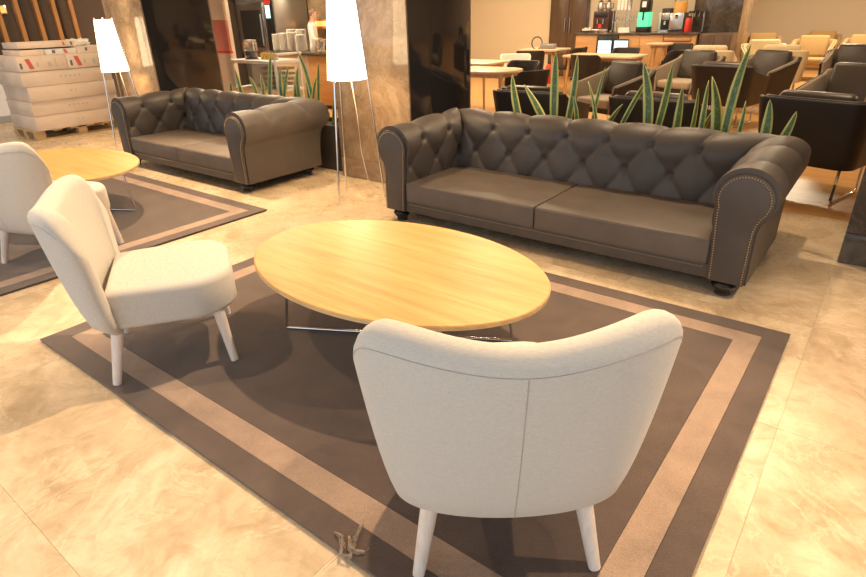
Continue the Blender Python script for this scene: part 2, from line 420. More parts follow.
# ------------------------------------------------------------------ chesterfield sofas
def arc(cx, cy, r, a0, a1, n): return [(cx+r*math.cos(math.radians(a0+(a1-a0)*k/(n-1))), cy+r*math.sin(math.radians(a0+(a1-a0)*k/(n-1)))) for k in range(n)]
def resample(pts, n):
    L = [0]
    for a, b in zip(pts, pts[1:]): L.append(L[-1]+math.dist(a, b))
    out = []; j = 0
    for k in range(n):
        t = L[-1]*k/(n-1)
        while j < len(L)-2 and L[j+1] < t: j += 1
        f = (t-L[j])/max(1e-9, L[j+1]-L[j])
        out.append((pts[j][0]+(pts[j+1][0]-pts[j][0])*f, pts[j][1]+(pts[j+1][1]-pts[j][1])*f))
    return out, L[-1]
def smoothstep(t): t = max(0, min(1, t)); return t*t*(3-2*t)
def sofa(label, cx, yf, wi, di, nb, group):
    S = tag(empty('chesterfield_sofa', (cx, yf, 0)), label, 'sofa', group)
    raw = [(.0, .09), (-.006, .25), (-.020, .40), (-.026, .48)] + arc(.115, .55, .15, 198, -48, 30) + [(.208, .42), (.201, .38), (.20, .09)]
    NP = 92
    prof, PL = resample(raw, NP)
    nrm = []
    for i in range(NP):
        a = prof[max(i-1, 0)]; b = prof[min(i+1, NP-1)]
        tx, tz = b[0]-a[0], b[1]-a[1]; l = math.hypot(tx, tz); nrm.append((-tz/l, tx/l))
    dxb = 2*wi/nb                        # button spacing along the back
    pz = lambda zz: PL*next(i for i in range(NP) if prof[i][1] >= zz)/(NP-1)
    p_lo, p_hi = pz(.425), pz(.605)      # arc lengths of the two button rows
    half = p_hi-p_lo
    def tuft(s, p, ph):
        a = s/dxb+ph
        b = (p-p_hi)/half                # 0 on the upper row, -1 on the lower row
        if b <= 0:
            u = (a+b/2); v = (a-b/2)
            e = abs(math.sin(PI*u))*abs(math.sin(PI*v))
            h = e**.42
            da = a-round(a); bb = b
            d1 = math.hypot(da*dxb, b*half)
            a2 = a-.5; d2 = math.hypot((a2-round(a2))*dxb, (b+1)*half)
            h -= 1.0*math.exp(-(min(d1, d2)/.022)**2)
            fade = smoothstep((p-.10)/.10)
        else:
            h = abs(math.sin(PI*a))**.42
            da = abs(a-round(a))*dxb
            h -= 1.0*math.exp(-(math.hypot(da, b*half)/.022)**2)
            fade = 1-smoothstep((p-(p_hi+.32))/.08)
        return .030*h*fade-.014*fade
    H = .02
    rows = []
    def ring(fn, s, ph, lift, fronty=None):
        r = []
        for i in range(NP):
            u, z = prof[i]; d = tuft(s, PL*i/(NP-1), ph)
            u += nrm[i][0]*d; zz = z+nrm[i][1]*d
            zz += lift*smoothstep((z-.2)/.3)
            r.append(fn(u, zz))
        return r
    nA = max(8, int(di/.011)); nB = int(2*wi/.011)
    lean = lambda z: .05*smoothstep((z-.2)/.4)
    for k in range(nA):
        f = k/nA
        e = smoothstep(f/.06)
        rows.append(ring(lambda u, z: (-wi-u, f*(di+u+lean(z)), z), f*di, .35, H*smoothstep(f*1.05)))
    for k in range(nB+1):
        f = k/nB
        rows.append(ring(lambda u, z: ((-wi-u)+f*2*(wi+u), di+u+lean(z), z), f*2*wi, .0, H))
    for k in range(nA-1, -1, -1):
        f = k/nA
        rows.append(ring(lambda u, z: (wi+u, f*(di+u+lean(z)), z), f*di, .35, H*smoothstep(f*1.05)))
    grid_mesh('tufted_shell', rows, 'sofa_leather', S, caps=True, auto=70)
    # buttons
    pi_hi = round(p_hi/PL*(NP-1)); pi_lo = round(p_lo/PL*(NP-1))
    bd = None
    def button(pos):
        nonlocal bd
        if bd is None:
            bm = bmesh.new(); bmesh.ops.create_uvsphere(bm, u_segments=8, v_segments=6, radius=.009)
            o = bm_obj('button', bm, 'sofa_leather', S, True); bd = o.data
        else:
            o = bpy.data.objects.new('button', bd); C.objects.link(o); o.parent = S
        o.location = pos
    for k in range(1, nb):
        row = rows[nA+round(nB*k/nb)]; button(row[pi_hi])
    for k in range(nb):
        row = rows[nA+round(nB*(k+.5)/nb)]; button(row[pi_lo])
    for side in (0, 1):
        for m, pi_, off in ((1, pi_hi, 0), (2, pi_hi, 0), (3, pi_hi, 0), (1, pi_lo, .5), (2, pi_lo, .5)):
            s = (m-.35-off)*dxb
            if .05 < s < di-.03:
                k = round(s/di*nA); row = rows[k] if side == 0 else rows[len(rows)-1-k]; button(row[pi_])
    # front scroll panels with nail trim
    outline = [(.010, .09), (.004, .25), (-.008, .40), (-.012, .48)]+arc(.115, .55, .134, 200, -44, 24)+[(.196, .42), (.190, .38), (.190, .09)]
    for sgn in (-1, 1):
        poly = [(sgn*(wi+u), z) for u, z in outline]
        if sgn < 0: poly = poly[::-1]
        prism('scroll_panel', poly, 'y', -.022, .0, 'sofa_leather', S, .006, 2)
        ins = [(.022, .105), (.016, .25), (.005, .40), (.001, .48)]+arc(.115, .55, .121, 202, -42, 26)+[(.186, .425), (.179, .38), (.179, .105)]
        pts, L = resample(ins, 92)
        bm = bmesh.new()
        for u, z in pts:
            bmesh.ops.create_icosphere(bm, subdivisions=1, radius=.0046, matrix=Matrix.Translation((sgn*(wi+u), -.0225, z)))
        o = bm_obj('nail_trim', bm, 'brass', S, True); o['kind'] = 'stuff'
    # rail
    bm = bmesh.new(); add_box(bm, -wi-.01, wi+.01, .0, .06, .085, .172, .012, 3)
    bm_obj('front_rail', bm, 'sofa_leather', S, True, auto=50)
    bm = bmesh.new(); n = int(2*wi/.0135)
    for k in range(n):
        bmesh.ops.create_icosphere(bm, subdivisions=1, radius=.0046, matrix=Matrix.Translation((-wi+.03+(2*wi-.06)*k/(n-1), -.001, .150)))
    o = bm_obj('nail_trim', bm, 'brass', S, True); o['kind'] = 'stuff'
    box('seat_deck', -wi, wi, .05, di+.05, .10, .17, 'sofa_leather', S)
    # two seat cushions
    for sgn in (-1, 1):
        rowsC = []
        x0, x1 = (0.003, wi-.004) if sgn > 0 else (-wi+.004, -.003)
        bm = bmesh.new(); add_box(bm, x0, x1, -.012, di-.01, .168, .305, .016, 3)
        for v in bm.verts:
            if v.co.z > .26:
                fx = (v.co.x-x0)/(x1-x0); v.co.z += .008
        bm_obj('seat_cushion', bm, 'sofa_cushion', S, True, auto=60)
        for z in (.178, .300):
            tube('piping', [(x0+.018, -.0135, z), (x1-.018, -.0135, z)], .0035, 'sofa_cushion', S, 6)
    for (x, y) in ((-wi-.09, .045), (wi+.09, .045), (-wi-.09, di+.10), (wi+.09, di+.10)):
        lathe('foot', [(.036, 0), (.042, .004), (.039, .016), (.044, .028), (.060, .046), (.066, .060), (.058, .076), (.046, .086), (.046, .10)], 'sofa_foot', S, 20, (x, y, 0))
    return S
sofa('large dark leather tufted three-seat sofa behind the oval coffee table', -1.67, 3.20, 1.07, .67, 7, 'tufted sofas')
sofa('smaller dark leather tufted sofa at the left behind the far rug', -5.545, 3.02, .915, .67, 6, 'tufted sofas')

# ------------------------------------------------------------------ tub shells and armchairs
def u_curve(a, yf, yb, rc, n1=8, n2=10, n3=8):
    """U-shaped plan, open to +y: from right front round the back to left front"""
    P = []
    for k in range(n1): P.append((a, yf+(yb+rc-yf)*k/n1, 1, 0))
    for k in range(n2):
        t = -PI/2*k/n2; P.append((a-rc+rc*math.cos(t), yb+rc+rc*math.sin(t), math.cos(t), math.sin(t)))
    for k in range(n3+1):
        P.append(((a-rc)*(1-2*k/n3), yb, 0, -1))
    for k in range(1, n2+1):
        t = -PI/2-PI/2*k/n2; P.append((-a+rc+rc*math.cos(t), yb+rc+rc*math.sin(t), math.cos(t), math.sin(t)))
    for k in range(1, n1+1): P.append((-a, yb+rc+(yf-yb-rc)*k/n1, -1, 0))
    return P
def e_curve(a, yf, yb, n=48):
    """half-ellipse plan from right wing round the back to left wing"""
    P = []
    d = yf-yb
    for k in range(n+1):
        t = PI*k/n; c, s_ = math.cos(t), math.sin(t)
        nx, ny = c/a, -s_/d; l = math.hypot(nx, ny)
        P.append((a*c, yf-d*s_**.9, nx/l, ny/l))
    return P
def tub_shell(name, bot, top, zb, ztop, th, m, parent, nz=9, rbot=.02, curve=None):
    """bot/top: (a, yf, yb, rc) of the mid-surface; ztop(q) with q=-1..1 along the U gives the crest height"""
    cf = curve or u_curve
    cb = cf(*bot); ct = cf(*top); n = len(cb); rows = []
    for i in range(n):
        q = -1+2*i/(n-1); zt = ztop(q)
        e = 1.0
        edge = min(i, n-1-i)
        tk = th*(math.sqrt(max(0, 1-((3-edge)/3.4)**2)) if edge < 3 else 1)
        r = tk/2; sec = []
        for k in range(nz): sec.append((r, zb+rbot+(zt-r-zb-rbot)*k/(nz-1)))
        for k in range(1, 8): t = PI*k/8; sec.append((r*math.cos(t), zt-r+r*math.sin(t)))
        for k in range(nz-1, -1, -1): sec.append((-r, zb+rbot+(zt-r-zb-rbot)*k/(nz-1)))
        sec.append((-r*.6, zb)); sec.append((r*.6, zb))
        row = []
        for off, z in sec:
            f = (z-zb)/(Z_REF-zb)
            if curve: f = max(0, f)**.55
            x = cb[i][0]+(ct[i][0]-cb[i][0])*f; y = cb[i][1]+(ct[i][1]-cb[i][1])*f
            nx = cb[i][2]+(ct[i][2]-cb[i][2])*f; ny = cb[i][3]+(ct[i][3]-cb[i][3])*f
            l = math.hypot(nx, ny) or 1
            row.append((x+nx/l*off, y+ny/l*off, z))
        rows.append(row)
    return grid_mesh(name, rows, m, parent, closed_v=True, caps=True, auto=60)
Z_REF = .80
def d_seat(name, wf, wb, yb, yf, rc, z0, z1, m, parent, bev=.03, crown=.012):
    pts = [(-wb, yb), (wb, yb)]
    for k in range(9):
        t = PI/2*k/8; pts.append((wf-rc+rc*math.cos(t), yf-rc+rc*math.sin(t)))
    for k in range(9):
        t = PI/2+PI/2*k/8; pts.append((-wf+rc+rc*math.cos(t), yf-rc+rc*math.sin(t)))
    # gentle bow of the front edge
    pts = [(x, y+(.03*(1-(x/wf)**2) if y > yf-rc*.5 else 0)) for x, y in pts]
    bm = bmesh.new()
    f = [bm.verts.new((x, y, z0)) for x, y in pts]; g = [bm.verts.new((x, y, z1)) for x, y in pts]; n = len(pts)
    bm.faces.new(f[::-1]); bm.faces.new(g)
    for i in range(n): bm.faces.new((f[i], f[(i+1) % n], g[(i+1) % n], g[i]))
    bmesh.ops.recalc_face_normals(bm, faces=bm.faces)
    top = [e for e in bm.edges if e.verts[0].co.z > z1-.001 and e.verts[1].co.z > z1-.001]
    lo = [e for e in bm.edges if e.verts[0].co.z < z0+.001 and e.verts[1].co.z < z0+.001]
    bmesh.ops.bevel(bm, geom=top, offset=bev, segments=4, profile=.5, affect='EDGES')
    bmesh.ops.bevel(bm, geom=[e for e in bm.edges if e.verts[0].co.z < z0+.001 and e.verts[1].co.z < z0+.001], offset=bev*.6, segments=3, profile=.5, affect='EDGES')
    return bm_obj(name, bm, m, parent, True, auto=50)
def armchair(label, loc, facing, drop=0):
    A = tag(empty('cocktail_armchair', loc, math.radians(facing-90)), label, 'armchair', 'linen cocktail armchairs')
    BOT = (.228, -.175, -.240); TOP = (.342, -.205, -.368)
    def crest(q): return .812-drop+.036*smoothstep(abs(q)/.6)-.19*max(0, (abs(q)-.60)/.40)**2.6
    sh = tub_shell('backrest', BOT, TOP, .235, crest, .098, 'linen', A, rbot=.05, curve=e_curve)
    cb, ct = e_curve(*BOT), e_curve(*TOP)
    def on(i, z, off):
        f = ((z-.235)/(Z_REF-.235))**.55
        x = cb[i][0]+(ct[i][0]-cb[i][0])*f; y = cb[i][1]+(ct[i][1]-cb[i][1])*f
        nx = cb[i][2]+(ct[i][2]-cb[i][2])*f; ny = cb[i][3]+(ct[i][3]-cb[i][3])*f; l = math.hypot(nx, ny)
        return (x+nx/l*off, y+ny/l*off, z)
    n = len(cb); mid = n//2
    tube('centre_seam', [on(mid, .29+.47*k/10, .0492) for k in range(11)], .0013, 'linen_seam', sh, 5)
    tube('top_seam', [on(i, crest(-1+2*i/(n-1))-.049, .0492) for i in range(4, n-4)], .0013, 'linen_seam', sh, 5)
    d_seat('seat', .285, .255, -.21, .285, .16, .255, .432, 'linen', A, .035)
    tube('seat_seam', [(-.2855, y, .393) for y in (-.05, .04, .10)], .0018, 'linen_seam', A, 5)
    for sx in (-1, 1):
        tube('leg', [(sx*.215, .215, .275), (sx*.25, .245, .0)], .027, 'pale_wood', A, 12, .0175)
        tube('leg', [(sx*.205, -.195, .25), (sx*.25, -.25, .0)], .027, 'pale_wood', A, 12, .0175)
    return A
armchair('pale linen cocktail armchair seen from behind at the front of the rug', (-.71, 1.20, .015), 129)
armchair('pale linen cocktail armchair in side view left of the oval coffee table', (-2.49, 1.15, .015), 59, .035)
armchair('pale linen cocktail armchair on the far rug, cut by the left picture edge', (-4.30, 1.38, .015), 110, .02)

# ------------------------------------------------------------------ oval coffee tables
def coffee_table(label, cx, cy):
    T = tag(empty('oval_coffee_table', (cx, cy, .015)), label, 'coffee table', 'oval coffee tables')
    a, b, n = .77, .515, 96
    bm = bmesh.new()
    z1, z0 = .392, .368
    rings = []
    for (k, z) in ((.0, None), ):
        pass
    prof = [(-.012, z0), (0, z0+.004), (0, z1-.003), (-.003, z1)]
    for off, z in prof:
        rings.append([bm.verts.new(((a+off)*math.cos(2*PI*k/n), (b+off)*math.sin(2*PI*k/n), z)) for k in range(n)])
    for i in range(len(rings)-1):
        for k in range(n): bm.faces.new((rings[i][k], rings[i][(k+1) % n], rings[i+1][(k+1) % n], rings[i+1][k]))
    bm.faces.new(rings[0][::-1]); bm.faces.new(rings[-1])
    top = bm_obj('table_top', bm, 'table_oak', T, True, auto=35)
    # edge band
    bm = bmesh.new(); r2 = []
    for z in (z0+.004, z1-.004):
        r2.append([bm.verts.new(((a+.0012)*math.cos(2*PI*k/n), (b+.0012)*math.sin(2*PI*k/n), z)) for k in range(n)])
    for z in (z1-.004, z0+.004):
        r2.append([bm.verts.new(((a-.004)*math.cos(2*PI*k/n), (b-.004)*math.sin(2*PI*k/n), z)) for k in range(n)])
    for i in range(4):
        for k in range(n): bm.faces.new((r2[i][k], r2[i][(k+1) % n], r2[(i+1) % 4][(k+1) % n], r2[(i+1) % 4][k]))
    bm_obj('edge_band', bm, 'table_edge', top, True, auto=35)
    for s in (-1, 1):
        p0, p1 = Vector((-.50, -s*.27, .008)), Vector((.50, s*.27, .008))
        q0, q1 = Vector((-.46, -s*.25, z0)), Vector((.46, s*.25, z0))
        tube('floor_bar', [p0, p1], .008, 'chrome', T, 10)
        tube('leg', [p0, q0], .007, 'chrome', T, 10); tube('leg', [p1, q1], .007, 'chrome', T, 10)
    tube('top_brace', [(-.46, -.2, z0-.008), (.46, -.2, z0-.008)], .007, 'steel', T, 8)
    tube('top_brace', [(-.46, .2, z0-.008), (.46, .2, z0-.008)], .007, 'steel', T, 8)
    return T
coffee_table('oval oak coffee table with chrome wire base on the front rug', -1.68, 1.835)
coffee_table('oval oak coffee table with chrome wire base on the far rug', -5.31, 1.88)

# ------------------------------------------------------------------ floor lamps
def floor_lamp(label, x, y, dz=0, k=1):
    L = tag(empty('tripod_floor_lamp', (x, y, 0)), label, 'floor lamp', 'tripod floor lamps')
    zb, zt, rb, rt = .935+dz, 1.52+dz, .158, .106
    n = 40; rows = []
    for z, r in ((zb, rb), (zt, rt), (zt, rt-.004), (zb, rb-.004)):
        rows.append([(r*math.cos(2*PI*k/n), r*math.sin(2*PI*k/n), z) for k in range(n)])
    rows.append(rows[0])
    sh = grid_mesh('lamp_shade', rows, 'lamp_shade', L, closed_v=True, auto=40)
    for z, r in ((zb, rb+.001), (zt, rt+.001)):
        tube('shade_ring', [(r*math.cos(2*PI*k/36), r*math.sin(2*PI*k/36), z) for k in range(37)], .003, 'chrome', sh, 6)
    for k in range(3):
        a = math.radians(157+120*k); c, s = math.cos(a), math.sin(a)
        tube('leg', [(c*.245, s*.245, .003), (c*(rt+.005), s*(rt+.005), zt+.02)], .0085, 'chrome', L, 8)
        tube('shade_arm', [(c*(rt+.003), s*(rt+.003), zt-.01), (0, 0, zt-.05)], .003, 'chrome', L, 6)
    bm = bmesh.new(); bmesh.ops.create_uvsphere(bm, u_segments=14, v_segments=10, radius=.035, matrix=Matrix.Translation((0, 0, 1.2)))
    bm_obj('bulb', bm, 'lamp_shade', L, True)
    tube('lamp_holder', [(0, 0, 1.23), (0, 0, zt-.05)], .014, 'chrome', L, 8)
    tube('power_cord', [(.0, .0, 1.23), (.02, .02, 1.0), (.03, .05, .7), (.035, .06, .4), (.05, .1, .15), (.08, .2, .02), (.16, .3, .006), (.12, .4, .006)], .0028, 'cord', L, 6)
    for z in (.30,):
        pass
    d = bpy.data.lights.new('lamp_light', 'POINT'); d.energy = 12; d.color = (1, .72, .40); d.shadow_soft_size = .05
    o = bpy.data.objects.new('lamp_light', d); C.objects.link(o); o.location = (0, 0, 1.0); o.parent = L
    return L
floor_lamp('lit tripod floor lamp with conical shade between the two sofas', -3.54, 3.47, .045)
floor_lamp('lit tripod floor lamp with conical shade left of the small sofa', -7.78, 3.66, -.05)

# ------------------------------------------------------------------ planters and snake plants
def planter(x0, x1, y0, y1, label):
    P = tag(empty('planter_box', ((x0+x1)/2, (y0+y1)/2, 0)), label, 'planter')
    w, d = (x1-x0)/2, (y1-y0)/2
    for nm, q in (('front_board', (-w, w, -d, -d+.025)), ('back_board', (-w, w, d-.025, d)), ('end_board', (-w, -w+.025, -d+.025, d-.025)), ('end_board', (w-.025, w, -d+.025, d-.025))):
        box(nm, *q, 0, .45, 'planter_dark', P, .003)
    o = box('soil', -w+.026, w-.026, -d+.026, d-.026, .02, .41, 'soil', P); o['kind'] = 'stuff'
    return P
planter(-3.26, -.45, 4.13, 4.52, 'long dark planter box behind the three-seat sofa')
planter(-7.36, -4.24, 4.06, 4.45, 'long dark planter box behind the two-seat sofa')
def leaf(parent, base, tip, w, bend, tw):
    base, tip = Vector(base), Vector(tip); mid = (base+tip)/2+Vector(bend)
    n = 12; rows = []
    for k in range(n+1):
        t = k/n
        c = base*(1-t)**2+mid*2*t*(1-t)+tip*t*t
        d = ((mid-base)*(1-t)+(tip-mid)*t).normalized()
        a = tw+.5*(t-.5)
        s = Vector((math.cos(a), math.sin(a), 0)); s = (s-d*s.dot(d)).normalized(); nn = d.cross(s)
        ww = w*.5*(.55+.75*math.sin(PI*min(1, t*.75+.1)))*(1 if t < .6 else math.sqrt(max(.0, 1-((t-.6)/.4)**1.6)))+.0006
        rows.append([c+s*ww*q+nn*(.18*ww*q*q) for q in (-1, -.55, 0, .55, 1)]+[c+s*ww*q+nn*(.18*ww*q*q-.002) for q in (1, .55, 0, -.55, -1)])
    me = bpy.data.meshes.new('leaf'); V = [p for r in rows for p in r]; F = []; UV = []
    us = (0, .22, .5, .78, 1, 1, .78, .5, .22, 0)
    for i in range(n):
        for j in range(10):
            jn = (j+1) % 10
            F.append((i*10+j, i*10+jn, (i+1)*10+jn, (i+1)*10+j))
            UV += [(us[j], i/n), (us[jn], i/n), (us[jn], (i+1)/n), (us[j], (i+1)/n)]
    F.append(tuple(range(10))[::-1]); UV += [(us[j], 0) for j in range(9, -1, -1)]
    F.append(tuple(n*10+j for j in range(10))); UV += [(us[j], 1) for j in range(10)]
    me.from_pydata(V, [], F); uv = me.uv_layers.new(name='UVMap')
    for i, c in enumerate(UV): uv.data[i].uv = c
    return link('leaf', me, 'snake_leaf', parent, True)
LV1 = [(-2.369, -2.501, 0.983, 0.066), (-2.036, -2.388, 0.914, 0.065), (-2.104, -2.127, 1.167, 0.071), (-2.044, -1.971, 1.141, 0.055), (-1.945, -1.961, 0.851, 0.039), (-1.704, -1.858, 0.956, 0.031), (-1.831, -1.737, 1.058, 0.031), (-1.778, -1.588, 0.808, 0.053), (-1.363, -1.465, 1.098, 0.075), (-1.72, -1.379, 1.071, 0.037), (-1.346, -1.259, 1.103, 0.052), (-1.195, -1.173, 0.953, 0.066), (-1.107, -1.075, 0.945, 0.037), (-0.9, -1.012, 1.019, 0.095), (-1.099, -0.949, 0.836, 0.058), (-1.015, -1.02, 0.998, 0.044), (-0.858, -0.802, 1.225, 0.065), (-0.821, -0.774, 0.879, 0.036), (-0.645, -0.644, 0.893, 0.072), (-0.62, -0.477, 0.838, 0.057)]
LV2 = [(-6.203, -6.239, 0.779, 0.05), (-6.0, -6.094, 0.915, 0.049), (-5.811, -5.926, 0.846, 0.048), (-5.703, -5.737, 0.874, 0.047), (-5.604, -5.463, 1.076, 0.068), (-5.305, -5.305, 0.96, 0.067), (-5.312, -5.155, 0.979, 0.055), (-5.188, -5.062, 0.967, 0.065), (-4.85, -4.993, 1.123, 0.054), (-5.04, -5.014, 0.968, 0.054), (-4.847, -4.7, 1.034, 0.042), (-4.866, -4.766, 0.899, 0.042), (-4.607, -4.53, 0.813, 0.041), (-4.952, -4.94, 0.863, 0.043), (-5.803, -5.663, 0.814, 0.047)]
def plants(LV, y, groups, labels, group):
    for (a, b), lab in zip(groups, labels):
        sel = LV[a:b]; x = sum(q[0] for q in sel)/len(sel)
        P = tag(empty('snake_plant', (x, y, .41)), lab, 'plant', group)
        for i, (bx, tx, tz, w) in enumerate(sel):
            bx2 = x+(bx-x)*.8
            leaf(P, (bx2-x, random.uniform(-.05, .05), -.02), (tx-x, random.uniform(-.04, .04), tz-.41), w*.72,
                 ((bx-bx2)*1.5+random.uniform(-.06, .06), random.uniform(-.05, .05), .05), random.uniform(.1, 1.3))
plants(LV1, 4.32, [(0, 2), (2, 5), (5, 8), (8, 11), (11, 13), (13, 16), (16, 18), (18, 20)],
       ['snake plant of two leaves nearest the black column behind the large sofa', 'snake plant with two tall upright leaves behind the sofa seam', 'snake plant with thin drooping leaves behind the large sofa',
        'snake plant with long leaves crossing before the dark chair back', 'short pair of snake plant leaves behind the large sofa middle', 'snake plant with the widest leaf behind the large sofa', 'snake plant with the tallest slender leaf behind the large sofa', 'low spreading snake plant nearest the right sofa arm'], 'snake plants behind the large sofa')
plants(LV2, 4.25, [(0, 3), (3, 5), (5, 8), (8, 11), (11, 14)],
       ['low snake plant beside the left black column', 'snake plant with one tall leaf in front of the white trolley', 'dense snake plant behind the middle of the small sofa', 'snake plant with the tallest leaf in front of the buffet counter', 'small snake plant beside the tripod lamp behind the small sofa'], 'snake plants behind the small sofa')

# ------------------------------------------------------------------ pallet and cartons
PX = -9.1
p = tag(empty('pallet', (PX-.42, 3.64, 0)), 'low wooden pallet under the carton stack', 'pallet')
for y in (-.55, .0, .55):
    for x in (-.33, 0, .33): box('block', x-.05, x+.05, y-.06, y+.06, .02, .10, 'pallet_wood', p)
for x in (-.33, 0, .33): box('bottom_board', x-.05, x+.05, -.6, .6, 0, .02, 'pallet_wood', p)
for k in range(6): box('deck_board', -.40, .40, -.6+k*.22, -.6+k*.22+.1, .10, .125, 'pallet_wood', p)
def carton(label, x0, x1, y0, y1, z0, z1, group='cartons on the pallet', rz=0, prints=(), ends=True, tilt=0, m='carton'):
    cx, cy = (x0+x1)/2, (y0+y1)/2; w, d, h = (x1-x0)/2, (y1-y0)/2, z1-z0
    e = tag(empty('carton', (cx, cy, z0), math.radians(rz)), label, 'box', group)
    e.rotation_euler = (math.radians(tilt), 0, math.radians(rz))
    box('body', -w, w, -d, d, 0, h-.006, m, e, .004)
    box('lid_flap', -w, -.002, -d, d, h-.006, h-.001, m, e); box('lid_flap', .002, w, -d, d, h-.006, h-.001, m, e)
    if ends:
        for k in range(4):
            box('print_line', -w+.12+k*.07, -w+.125+k*.07, -d-.0012, -d, h*.25, h*(.55+.2*(k % 2)), 'print_grey', e)
    for (yc, zc, hw, hh, mm, sk) in prints:
        prism('print_mark', [(yc-hw+sk, zc-hh), (yc+hw+sk, zc-hh), (yc+hw-sk, zc+hh), (yc-hw-sk, zc+hh)], 'x', w, w+.0012, mm, e)
    return e
zs = [.125, .313, .501, .689, .877]
dots = [(y, .10, .012, .012, 'print_grey', 0) for y in (-.1, -.04, .02, .08, .14)]
labs = ['lowest long carton resting on the pallet', 'second long carton up from the pallet', 'third long carton up with a row of printed dots', 'fourth long carton just below the red-marked boxes']
for k in range(4):
    o = .02*(k % 2)
    carton(labs[k], PX-.86, PX-o, 3.06+.012*(k % 3), 4.22, zs[k], zs[k+1]-.002, prints=dots if k in (1, 3) else dots[1:3])
def marks(s): return [(-.20*s, .09, .028, .062, 'print_red', .018), (-.33*s, .07, .014, .035, 'print_dark', 0), (-.08*s, .08, .012, .028, 'print_grey', 0), (.10*s, .075, .02, .03, 'print_grey', 0), (.2*s, .09, .008, .05, 'print_grey', 0)]
carton('left red-marked carton in the upper row of the stack', PX-.86, PX-.01, 3.06, 3.66, zs[4], zs[4]+.185, prints=marks(.8))
carton('right red-marked carton in the upper row of the stack', PX-.84, PX-.01, 3.666, 4.23, zs[4], zs[4]+.185, prints=marks(.7))
zt = zs[4]+.185
carton('flat grey wrapped carton near the stack top', PX-.72, PX-.06, 3.46, 3.84, zt, zt+.07, prints=[(-.1, .035, .02, .02, 'print_dark', 0), (.05, .035, .02, .025, 'print_red', .01)], m='wrap', ends=False)
carton('small carton at the right end near the stack top', PX-.74, PX-.06, 3.85, 4.20, zt, zt+.085, prints=[(-.05, .045, .015, .02, 'print_dark', 0)], ends=False)
carton('long pale carton lying at the left end near the stack top', PX-.70, PX-.10, 3.16, 3.45, zt, zt+.072, ends=False)
carton('topmost long carton of the pallet stack', PX-.66, PX-.12, 3.17, 3.88, zt+.087, zt+.16, prints=[(.2, .04, .012, .022, 'print_red', .006), (.3, .04, .012, .022, 'print_dark', 0)], ends=False)
# crumpled wrap on top
bm = bmesh.new(); bmesh.ops.create_icosphere(bm, subdivisions=3, radius=1)
for v in bm.verts:
    j = 1+.22*math.sin(v.co.x*7+1)*math.cos(v.co.y*9)+.15*math.sin(v.co.z*11+v.co.x*5)
    v.co = Vector((v.co.x*.14*j, v.co.y*.17*j*(1-.3*v.co.y), max(0, v.co.z+.55)*.055*j))
o = bm_obj('crumpled_wrap', bm, 'wrap', None, True, loc=(PX-.35, 4.04, zt+.0865)); tag(o, 'crumpled pale plastic wrap at the right top of the cartons', 'wrap')

# ------------------------------------------------------------------ scrap of thread on the rug
bm = bmesh.new()
import mathutils
def strand(pts, r): add_tube(bm, pts, r, 5)
rng = random.Random(3)
def tuft_strands(path, w, n, r=.0006):
    for k in range(n):
        pts = []
        for q, (px_, py_) in enumerate(path):
            f = w[q]; pts.append((px_+rng.uniform(-f, f), py_+rng.uniform(-f, f)*1.3, .0012+rng.uniform(0, .010)))
        fine = []
        for a_, b_ in zip(pts, pts[1:]):
            for t in (0, .34, .67):
                fine.append(tuple(a_[i_]+(b_[i_]-a_[i_])*t+rng.uniform(-.0022, .0022)*(1 if i_ < 2 else .2) for i_ in range(3)))
        fine.append(pts[-1])
        strand([(x_, y_, max(.0008, z_)) for x_, y_, z_ in fine], r)
tuft_strands([(-.050, .062), (-.030, .048), (-.018, .010), (-.022, -.018)], (.002, .007, .010, .004), 26)
tuft_strands([(.030, .100), (.018, .050), (.008, .015), (.006, -.030)], (.002, .007, .011, .006), 26)
tuft_strands([(-.004, .045), (.004, .005), (.024, -.012), (.046, -.010)], (.003, .010, .010, .004), 24)
tuft_strands([(-.024, -.016), (-.004, -.022), (.012, -.028)], (.003, .004, .003), 8)
strand([(.030, .098, .003), (.034, .125, .004), (.038, .150, .003), (.036, .168, .002)], .0007)
strand([(-.026, -.018, .003), (-.045, -.040, .0025), (-.07, -.07, .0015)], .0006)
strand([(.040, -.010, .003), (.055, -.002, .003), (.060, .008, .002)], .0006)
o = bm_obj('thread_scrap', bm, 'thread', None, True, loc=(-0.963, 0.788, .0155), rot=(0, 0, math.radians(38)))
tag(o, 'frayed scrap of pale thread lying on the rug border', 'thread')

# ------------------------------------------------------------------ lounge chairs of the cafe
def lounge_chair(outer, inner, cush, seatm, pz=.625):
    global Z_REF
    Lc = empty('lounge_chair')
    zr = Z_REF; Z_REF = .78
    crest = lambda q: .75-.17*max(0, (abs(q)-.50)/.50)
    tub_shell('outer_shell', (.335, .33, -.30, .10), (.385, .30, -.40, .12), .26, crest, .035, outer, Lc, nz=6)
    tub_shell('inner_shell', (.30, .335, -.265, .09), (.345, .305, -.362, .10), .27, lambda q: crest(q)+.008, .045, inner, Lc, nz=6)
    Z_REF = zr
    box('seat_base', -.31, .31, -.28, .31, .26, .32, outer, Lc, .015)
    box('seat_cushion', -.27, .27, -.24, .33, .32, .43, seatm, Lc, .03, 3)
    # back pillow
    bm = bmesh.new(); add_box(bm, -.265, .265, -.06, .06, -.21, .21, .05, 4)
    for v in bm.verts:
        f = (1-(v.co.x/.27)**2)*(1-(v.co.z/.22)**2); v.co.y += math.copysign(.02, v.co.y)*max(0, f)
    bm_obj('back_pillow', bm, cush, Lc, True, loc=(0, -.225, pz), rot=(math.radians(14), 0, 0))
    for s in (-1, 1):
        x = s*.27
        tube('sled_leg', [(x, -.26, .27), (x, -.28, .03), (x, -.26, .011), (x, .20, .011), (x, .22, .03), (x, .20, .27)], .011, 'chrome', Lc, 8)
    return Lc
